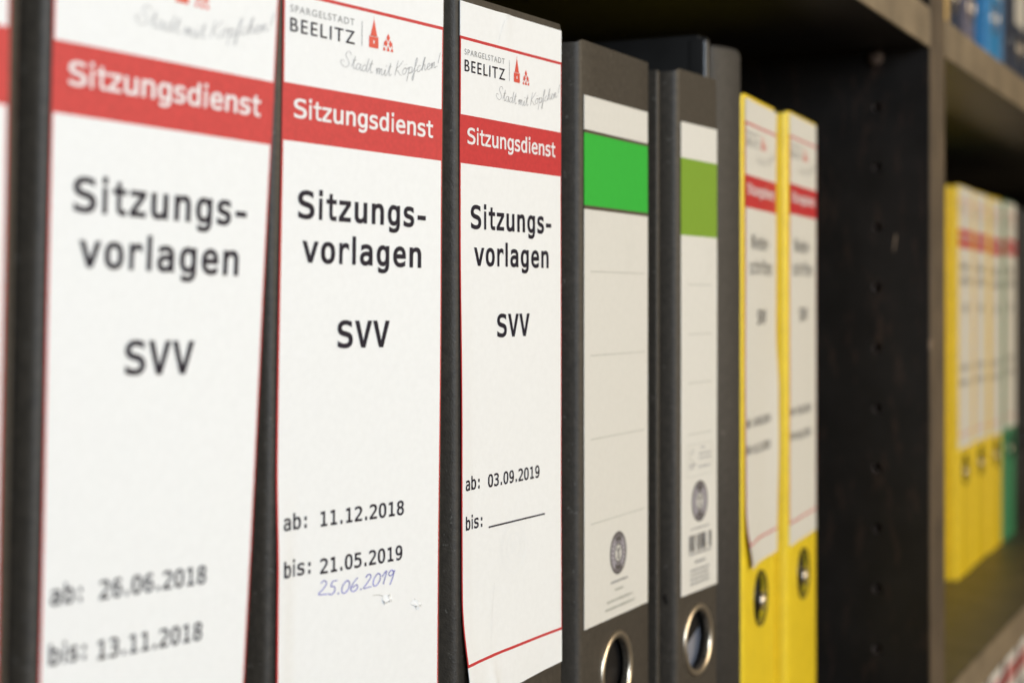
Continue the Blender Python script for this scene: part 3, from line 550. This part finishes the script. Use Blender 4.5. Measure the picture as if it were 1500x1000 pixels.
# 1
Ls, Rs = place((0.2555, 0.2290), (0.3188, 0.2190), 0.0022, 0.0026)
B = binder('black binder nearest the camera, blurred label dated 26.06.2018 to 13.11.2018', RB, Ls, Rs, 'black', roll=1.55)
def trim1(u, v):
    return (u * (1.010 - 0.00070 * (v + 10)), v)
office_label(B, Label(65.6, -B['w'] / 2 + 0.0022, 0.225 + 0.0748, wave(2), warp=trim1), 'vorlagen', ('26.06.2018', '13.11.2018'), du=0.1)
for part in B.children:          # the overfilled top spreads, the foot stays narrower
    if part.name.split('.')[0] in ('spine', 'back_cover'):
        for v in part.data.vertices:
            if v.co.x > 0: v.co.x -= 0.0105 * sm((0.33 - v.co.z) / 0.33)
# 2
Ls, Rs = place((0.3491, 0.2356), (0.4132, 0.2249), 0.0038, 0.0033)
B = binder('black binder with label dated 11.12.2018 and a blue handwritten date', RB, Ls, Rs, 'black', roll=0.75)
lb2 = Label(65.6, -B['w'] / 2 + 0.0038, 0.225 + 0.0785, lambda u, v: (wave(3)(u, v)[0] + 0.9 * sm((6 - u) / 6) * sm((v - 120) / 30), 0), warp=lambda u, v: (u - (0.5 + 1.2 * sm((v - 20) / 90)) * (1 - u / 65.6), v))
l2 = office_label(B, lb2, 'vorlagen', ('11.12.2018', '21.05.2019'), du=-0.1, hand=True, frame=(0.55, 0.42))
def torn(cu, cv, s, seed):
    r = random.Random(seed); bm = bmesh.new(); c = bm.verts.new(lb2.pos(cu, cv, 0.0006 * s)); rim = []
    for k in range(11):
        a = 2 * math.pi * k / 11; rr = s * (1.3 + r.uniform(-.7, .7)) * (1.7 if k in (4, 5) else 1)
        rim.append(bm.verts.new(lb2.pos(cu + rr * math.cos(a), cv - 0.8 * rr * math.sin(a), 0.00012 + (0.0006 if k % 3 == 0 else 0))))
    for k in range(11): bm.faces.new((c, rim[k], rim[(k + 1) % 11]))
    bmesh.ops.recalc_face_normals(bm, faces=bm.faces)
    return obj('torn_paper_spot', bm, M['paper'], l2)
torn(43.3, 161.0, 1.25, 1); torn(55.8, 164.2, 1.0, 5)
for pts in ([(37.0, 159.0), (39.5, 159.2), (42.0, 160.0)], [(54.6, 162.2), (55.6, 163.2)]):
    V_, F2 = [], []; ribbon(spline(pts, 4), 0.28, V_, F2); on_label(lb2, (V_, F2), 'paper_crease', M['crease'], l2, eps=0.00014)
# 3: the sharp one, its lower left label corner curling off
Ls, Rs = place((0.4387, 0.2317), (0.5042, 0.2277), 0.0018, 0.0022)
B = binder('black binder in sharp focus, label starting 03.09.2019 with an empty line after bis', RB, Ls, Rs, 'black', roll=-0.1)
def bend3(u, v):
    o, d = wave(4, 0.10)(u, v)
    o += 1.7 * sm((v - 168) / 34) * sm((26 - u) / 26) + 1.0 * sm((v - 176) / 26) * sm((56 - u) / 30)
    o += 0.5 * sm((8 - u) / 8) * sm((v - 60) / 60)
    o += 0.45 * math.exp(-((u - 28) / 3.0) ** 2) * sm((-v - 1) / 8)
    o += 0.9 * math.exp(-((u - 17 - (v - 196) * .2) / 2.6) ** 2) * sm((v - 190) / 8)
    return o, 0.6 * sm((v - 172) / 30) * sm((20 - u) / 20)
def trim3(u, v):
    if v > 191.2: return (u, v + (2.4 * (1 - u / 65.6) if v > 200 else 0))
    return (u, v)
lb3 = Label(65.6, -B['w'] / 2 + 0.0018, 0.225 + 0.0801, bend3)
l3 = office_label(B, lb3, 'vorlagen', ('03.09.2019', ''), bis_rule=True, ghost=True, trim=trim3)
crease = lambda pts, w_: (lambda V, F: (ribbon(spline(pts, 5), w_, V, F), (V, F))[1])([], [])
on_label(lb3, crease([(26.5, -9.8), (29.5, -10.2), (26.5, -8.0), (24.5, -4.0), (23.0, -0.6)], 0.22), 'paper_crease', M['ghost'], l3, eps=0.00016)
on_label(lb3, crease([(20.5, 168), (19.0, 176), (17.6, 184), (16.2, 190)], 0.16), 'paper_crease', M['ghost'], l3, eps=0.00016)
# 4
Ls, Rs = place((0.5372, 0.2335), (0.5984, 0.2332), 0.0036, 0.0036)
B = binder('black binder with grey ruled label and bright green field', RB, Ls, Rs, 'black', roll=0.0, hole=0.0868, page_y=0.0095)
index_label(B, Label(61.3, -B['w'] / 2 + 0.0036, 0.225 + 0.0734, wave(5, 0.05)), 'wide')
# 5
Ls, Rs = place((0.6217, 0.2278), (0.6593, 0.2256), 0.0036, 0.0022)
B = binder('narrow black binder with grey ruled label and olive green field', RB, Ls, Rs, 'black', hole=0.0855, page_y=0.0056)
index_label(B, Label(37.7, -B['w'] / 2 + 0.0036, 0.225 + 0.0719, wave(6, 0.05)), 'narrow')
# slim glossy folder behind it
F_ = bpy.data.objects.new('slim_folder', None); COL.objects.link(F_); F_.location = (0.666, 0.2345, H0)
tag(F_, 'thin glossy black folder behind the narrow olive labelled binder', 'folder')
obj('cover_sheet', box_bm(-0.0022, 0.0022, 0.0, 0.235, 0, 0.3385, 0.0012, 3), M['gloss_black'], F_)
obj('bound_edge', box_bm(-0.0027, 0.0027, -0.0035, 0.006, 0, 0.3375, 0.0022, 4), M['gloss_black'], F_, smooth=True)
# 6: unlabelled slim dark binder with a round back
D_ = bpy.data.objects.new('ring_binder', None); COL.objects.link(D_); D_.location = (0.6872, 0.2290, H0); D_.rotation_euler = (0, 0, R(-6))
tag(D_, 'tall slim anthracite binder with rounded blank back beside the yellow binders', 'binder', RB)
bm = bmesh.new()
hw = 0.0165; pf = [(-hw, 0.020), (-hw, 0.0085)] + [(-hw * math.cos(R(a)), 0.0085 * (1 - math.sin(R(a)) ** 0.8)) for a in range(15, 166, 15)] + [(hw, 0.0085), (hw, 0.020)]
HH = 0.335; zs = [0, HH * .5, HH - .012, HH - .006, HH - .002, HH]
g = []
for i, (x, y) in enumerate(pf):
    g.append([bm.verts.new((x * (1 - 0.0), y, z_ - (max(0, x / hw) ** 3) * 0.006 * sm((z_ - HH + .014) / .014))) for z_ in zs])
for i in range(len(pf) - 1):
    for j in range(len(zs) - 1): bm.faces.new((g[i][j], g[i + 1][j], g[i + 1][j + 1], g[i][j + 1]))
bmesh.ops.recalc_face_normals(bm, faces=bm.faces); bmesh.ops.solidify(bm, geom=bm.faces[:], thickness=-0.0018)
obj('spine', bm, M['anthracite'], D_, smooth=True)
for s in (-1, 1):
    obj('front_cover' if s < 0 else 'back_cover', box_bm(min(s * hw, s * (hw - .0022)) , max(s * hw, s * (hw - .0022)), 0.0204, 0.27, 0, HH - 0.006, 0.0008), M['anthracite'], D_)
obj('page_stack', box_bm(-hw + .004, hw - .004, 0.03, 0.25, 0.006, HH - 0.02, 0.001), M['pages'], D_)
# 7, 8: the two yellow ones
def bend7(u, v):
    o, d = wave(7, 0.25)(u, v)
    o += 2.4 * sm((v - 172) / 30) * sm((30 - u) / 30) + 1.2 * sm((v - 95) / 30) * sm((u - 40) / 24) * (1 - 0.6 * sm((v - 150) / 40))
    return o, 0.7 * sm((u - 40) / 24) * math.sin(max(0, v - 90) / 22)
B = binder('left one of the two yellow binders, its label dangling loose at the lower left corner', RB, (0.7045, 0.2285), (0.7735, 0.2343), 'yellow', hole=0.0862, page_y=0.05, hr=0.0127, ring=0.0131, ringmat='gloss_black')
def trim7(u, v): return (u + (6.0 * sm((v - 185) / 17) * (1 - u / 65.6)), v)
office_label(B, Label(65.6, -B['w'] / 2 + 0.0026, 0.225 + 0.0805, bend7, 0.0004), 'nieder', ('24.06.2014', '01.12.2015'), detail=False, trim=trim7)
B = binder('right one of the two yellow binders, next to the dark perforated side panel', RB, (0.7790, 0.2300), (0.8520, 0.2355), 'yellow', hole=0.0862, page_y=0.05, hr=0.0127, ring=0.0131, ringmat='gloss_black')
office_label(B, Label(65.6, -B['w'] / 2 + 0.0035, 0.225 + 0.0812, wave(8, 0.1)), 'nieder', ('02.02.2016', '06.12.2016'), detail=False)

# ------------------------------------------------------------------ the other bay
G2 = 'binders in the bay beyond the side panel'; G3 = 'blue and dark binders on the shelf above'; G4 = 'binders on the shelf below'
def far(label, group, cx, m, y=0.256, wd=0.071, z=H0, lab='office', title='nieder', dates=('11.01.2017', '05.12.2017'), ringm=None, hl=0.318):
    B = binder(label, group, (cx - wd / 2, y), (cx + wd / 2, y + 0.001), m, z=z, h=hl, hole=0.0865, ringmat='nickel' if z > H0 + .1 else 'gloss_black', hr=0.0125, ring=0.0150 if z > H0 + .1 else 0.0129, pagemat='dim_paper' if z > H0 + .1 else 'pages', page_y=0.0050,
               roll=random.Random(int(cx * 997)).uniform(-0.5, 0.5) if z == H0 else 0.0)
    W = 65.6 if wd > 0.06 else 37.7
    if lab == 'office': office_label(B, Label(W, -W / 2000, 0.3055 + random.Random(int(cx * 991)).uniform(-.0015, .0015), wave(int(cx * 1000), 0.1)), title, dates, detail=False)
    elif lab == 'plain':
        lb = Label(W, -W / 2000, 0.2985, wave(int(cx * 1000), 0.1))
        label_mesh(lb, 0, 191, [], [], lambda u, v: 0, B, [M['card']])
    return B
far('yellow binder mostly hidden behind the thick double side panel', G2, 1.2925, 'yellow', y=0.262, dates=('10.01.2012', '04.12.2012'))
far('first fully visible yellow binder right of the side panel', G2, 1.375, 'yellow', y=0.255, dates=('15.01.2013', '10.12.2013'))
far('middle yellow binder of the far bay', G2, 1.4557, 'yellow', y=0.257, dates=('14.01.2014', '27.05.2014'))
far('yellow binder standing against the green one in the far bay', G2, 1.533, 'yellow', y=0.257, dates=('13.01.2015', '08.12.2015'))
far('green binder with white label in the far bay', G2, 1.612, 'green', y=0.257, dates=('12.01.2016', '06.12.2016'))
far('dark navy binder at the right picture edge beside the green binder', G2, 1.700, 'gloss_black', y=0.262, lab=None)
far('second dark navy binder beyond the green one at the right edge', G2, 1.782, 'gloss_black', y=0.262, lab=None)
UP = H0 + 0.387
far('ochre binder just right of the side panel top on the upper shelf', G3, 1.2795, 'ochre', y=0.256, z=UP, lab=None)
far('dark navy binder between the ochre and the grey violet one on the upper shelf', G3, 1.3605, 'navy', y=0.262, z=UP, lab=None)
far('narrow grey violet binder on the upper shelf', G3, 1.4235, 'mauve', y=0.259, z=UP, wd=0.037, lab=None)
far('bright blue binder on the upper shelf', G3, 1.486, 'blue', y=0.250, z=UP, lab='plain')
far('narrow lighter blue binder on the upper shelf', G3, 1.549, 'lightblue', y=0.258, z=UP, wd=0.045, lab='plain')
far('narrow navy binder beside the light blue one on the upper shelf', G3, 1.606, 'navy', y=0.258, z=UP, wd=0.045, lab='plain')
far('navy binder in the top right corner of the picture', G3, 1.678, 'navy', y=0.258, z=UP, lab='plain')
far('last navy binder cropped by the right edge on the upper shelf', G3, 1.760, 'navy', y=0.258, z=UP, lab='plain')
LOW = H0 - 0.387
for i, cx in enumerate((1.38, 1.46, 1.54, 1.62, 1.70, 1.78)):
    B = far(['leftmost binder top under the shelf board at the lower right corner', 'second binder top from the left under the lower right shelf board', 'third binder top from the left under the lower right shelf board',
             'fourth binder top from the left under the lower right shelf board', 'fifth binder top from the left under the lower right shelf board', 'rightmost binder top under the lower right shelf board'][i],
            G4, cx, 'black', y=0.245, z=LOW, title='vorlagen', dates=('19.01.2010', '07.12.2010'))

# ------------------------------------------------------------------ the two bookcases
YF, YBK = 0.190, 0.560
PX = 0.9155                    # inner face of the double side panel
HOLES = [H0 + 0.225 - 0.195 + 0.0337 * k for k in range(-8, 11)]
def side_panel(x0, x1, z0, z1, parent, holes_on=None):
    """panel board; the face at x0 or x1 may carry a column of drilled peg holes"""
    if holes_on is None: return obj('side_panel', box_bm(x0, x1, YF, YBK, z0, z1, 0.0006, 1), M['panel'], parent)
    bm = bmesh.new(); hy = 0.2185; c = 0.008; r = 0.0026
    ysp = [YF, hy - c, hy + c, YBK]; N = 16
    zsp = [z0]
    for h_ in HOLES: zsp += [h_ - c, h_ + c]
    zsp.append(z1)
    xf = x0 if holes_on == 'x0' else x1; sgn = 1 if holes_on == 'x0' else -1
    vv = {(i, j): bm.verts.new((xf, y, z)) for i, y in enumerate(ysp) for j, z in enumerate(zsp)}
    for i in range(3):
        for j in range(len(zsp) - 1):
            a, b, c2, d = vv[i, j], vv[i + 1, j], vv[i + 1, j + 1], vv[i, j + 1]
            if i == 1 and j % 2 == 1:
                zc = (zsp[j] + zsp[j + 1]) / 2
                rg = [bm.verts.new((xf, hy + r * math.cos(2 * math.pi * k / N), zc + r * math.sin(2 * math.pi * k / N))) for k in range(N)]
                inn = [bm.verts.new((xf + sgn * 0.010, v.co.y, v.co.z)) for v in rg]
                for (k0, k1, v0, v1) in [(2, 6, c2, d), (6, 10, d, a), (10, 14, a, b), (14, 18, b, c2)]:
                    mid = (k0 + k1) // 2
                    for k in range(k0, k1): bm.faces.new((v0 if k < mid else v1, rg[k % N], rg[(k + 1) % N]))
                    bm.faces.new((v0, rg[mid % N], v1))
                for k in range(N):
                    f = bm.faces.new((rg[k], rg[(k + 1) % N], inn[(k + 1) % N], inn[k])); f.material_index = 1
                f = bm.faces.new(inn); f.material_index = 1
            else: bm.faces.new((a, b, c2, d))
    xb = x1 if holes_on == 'x0' else x0
    q = [bm.verts.new((xb, y, z)) for y, z in ((YF, z0), (YBK, z0), (YBK, z1), (YF, z1))]
    bm.faces.new(q)
    n = len(zsp) - 1
    bm.faces.new([vv[0, j] for j in range(n + 1)] + [q[3], q[0]]); bm.faces.new([vv[3, j] for j in range(n + 1)] + [q[2], q[1]])
    bm.faces.new([vv[i, 0] for i in range(4)] + [q[1], q[0]]); bm.faces.new([vv[i, n] for i in range(4)] + [q[2], q[3]])
    bmesh.ops.recalc_face_normals(bm, faces=bm.faces)
    return obj('side_panel', bm, [M['panel'], M['peg']], parent)
def bookcase(label, x0, x1, shelves, z0, z1, edge_mat, hol, hor, bmat='board'):
    K = bpy.data.objects.new('bookcase', None); COL.objects.link(K); K.location = (0, 0, 0)
    tag(K, label, 'bookcase', 'wooden bookcases')
    T = 0.0192
    side_panel(x0, x0 + T, z0, z1, K, hol); side_panel(x1 - T, x1, z0, z1, K, hor)
    for px in (x0, x1 - T):
        obj('edge_band', box_bm(px + 0.0004, px + T - 0.0004, YF - 0.0012, YF - 0.00002, z0, z1, 0.0004, 1), M['edge'], K)
    obj('back_panel', box_bm(x0 + T + .0003, x1 - T - .0003, YBK - 0.006, YBK - 0.001, z0, z1), M['panel'], K)
    for zt in shelves:
        s = obj('shelf_board', box_bm(x0 + T + 0.0003, x1 - T - 0.0003, YF + 0.0002, YBK - 0.0065, zt - 0.022, zt - 0.0004, 0.0006, 1), M[bmat], K)
        obj('edge_band', box_bm(x0 + T + 0.0005, x1 - T - 0.0005, YF - 0.0010, YF + 0.0001, zt - 0.0222, zt - 0.0003, 0.0004, 1), M[edge_mat], s)
    return K
SH = [H0, H0 + 0.387, H0 - 0.387]
K1 = bookcase('dark brown bookcase holding the near row, its side panel drilled with peg holes', -0.62, PX + 0.0192, [H0, H0 + 0.387], H0 - 0.35, H0 + 0.80, 'edge_light', None, 'x0', 'board_shade')
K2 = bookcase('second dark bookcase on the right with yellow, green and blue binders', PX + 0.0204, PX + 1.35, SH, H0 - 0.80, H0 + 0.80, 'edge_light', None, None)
# shelf support pins and wear
def pin(x, z, sx):
    bm = bmesh.new(); bmesh.ops.create_uvsphere(bm, u_segments=16, v_segments=8, radius=0.0042)
    for v in bm.verts: v.co.x *= 0.75
    bmesh.ops.create_cone(bm, segments=16, radius1=0.0026, radius2=0.0026, depth=0.008, cap_ends=True, matrix=Matrix.Translation((0.004 * sx, 0, 0)) @ Matrix.Rotation(R(90), 4, 'Y'))
    o = obj('shelf_pin', bm, M['peg'], K1, smooth=True); o.location = (x, 0.2185, z); return o
pin(PX - 0.0030, H0 + 0.3605, 1); pin(PX - 0.0030, H0 - 0.0265, 1)
def scuff(y, z, ln, wd, ang, m='scuff', seed=0):
    r = random.Random(seed); bm = bmesh.new(); n = 9; A, Bv = [], []
    for k in range(n):
        t = k / (n - 1) - .5; hw_ = wd / 2 * (1 - (2 * t) ** 2) ** .5 * r.uniform(.5, 1.2) + 1e-5
        for s_, lst in ((1, A), (-1, Bv)):
            p = (t * ln, s_ * hw_ + r.uniform(-.1, .1) * wd)
            lst.append(bm.verts.new((PX - 0.00025, y + p[0] * math.cos(ang) - p[1] * math.sin(ang), z + p[0] * math.sin(ang) + p[1] * math.cos(ang))))
    for k in range(n - 1): bm.faces.new((A[k], A[k + 1], Bv[k + 1], Bv[k]))
    obj('scuff_mark', bm, M[m], K1)
scuff(0.2085, CAMZ + 0.032, 0.011, 0.0011, R(98), 'chip', 1)
bm = box_bm(PX + 0.0003, PX + 0.0020, YF - 0.0016, YF + 0.0010, CAMZ - 0.0275, CAMZ - 0.0215, 0.0003, 1)
obj('chipped_spot', bm, M['chip'], K1)
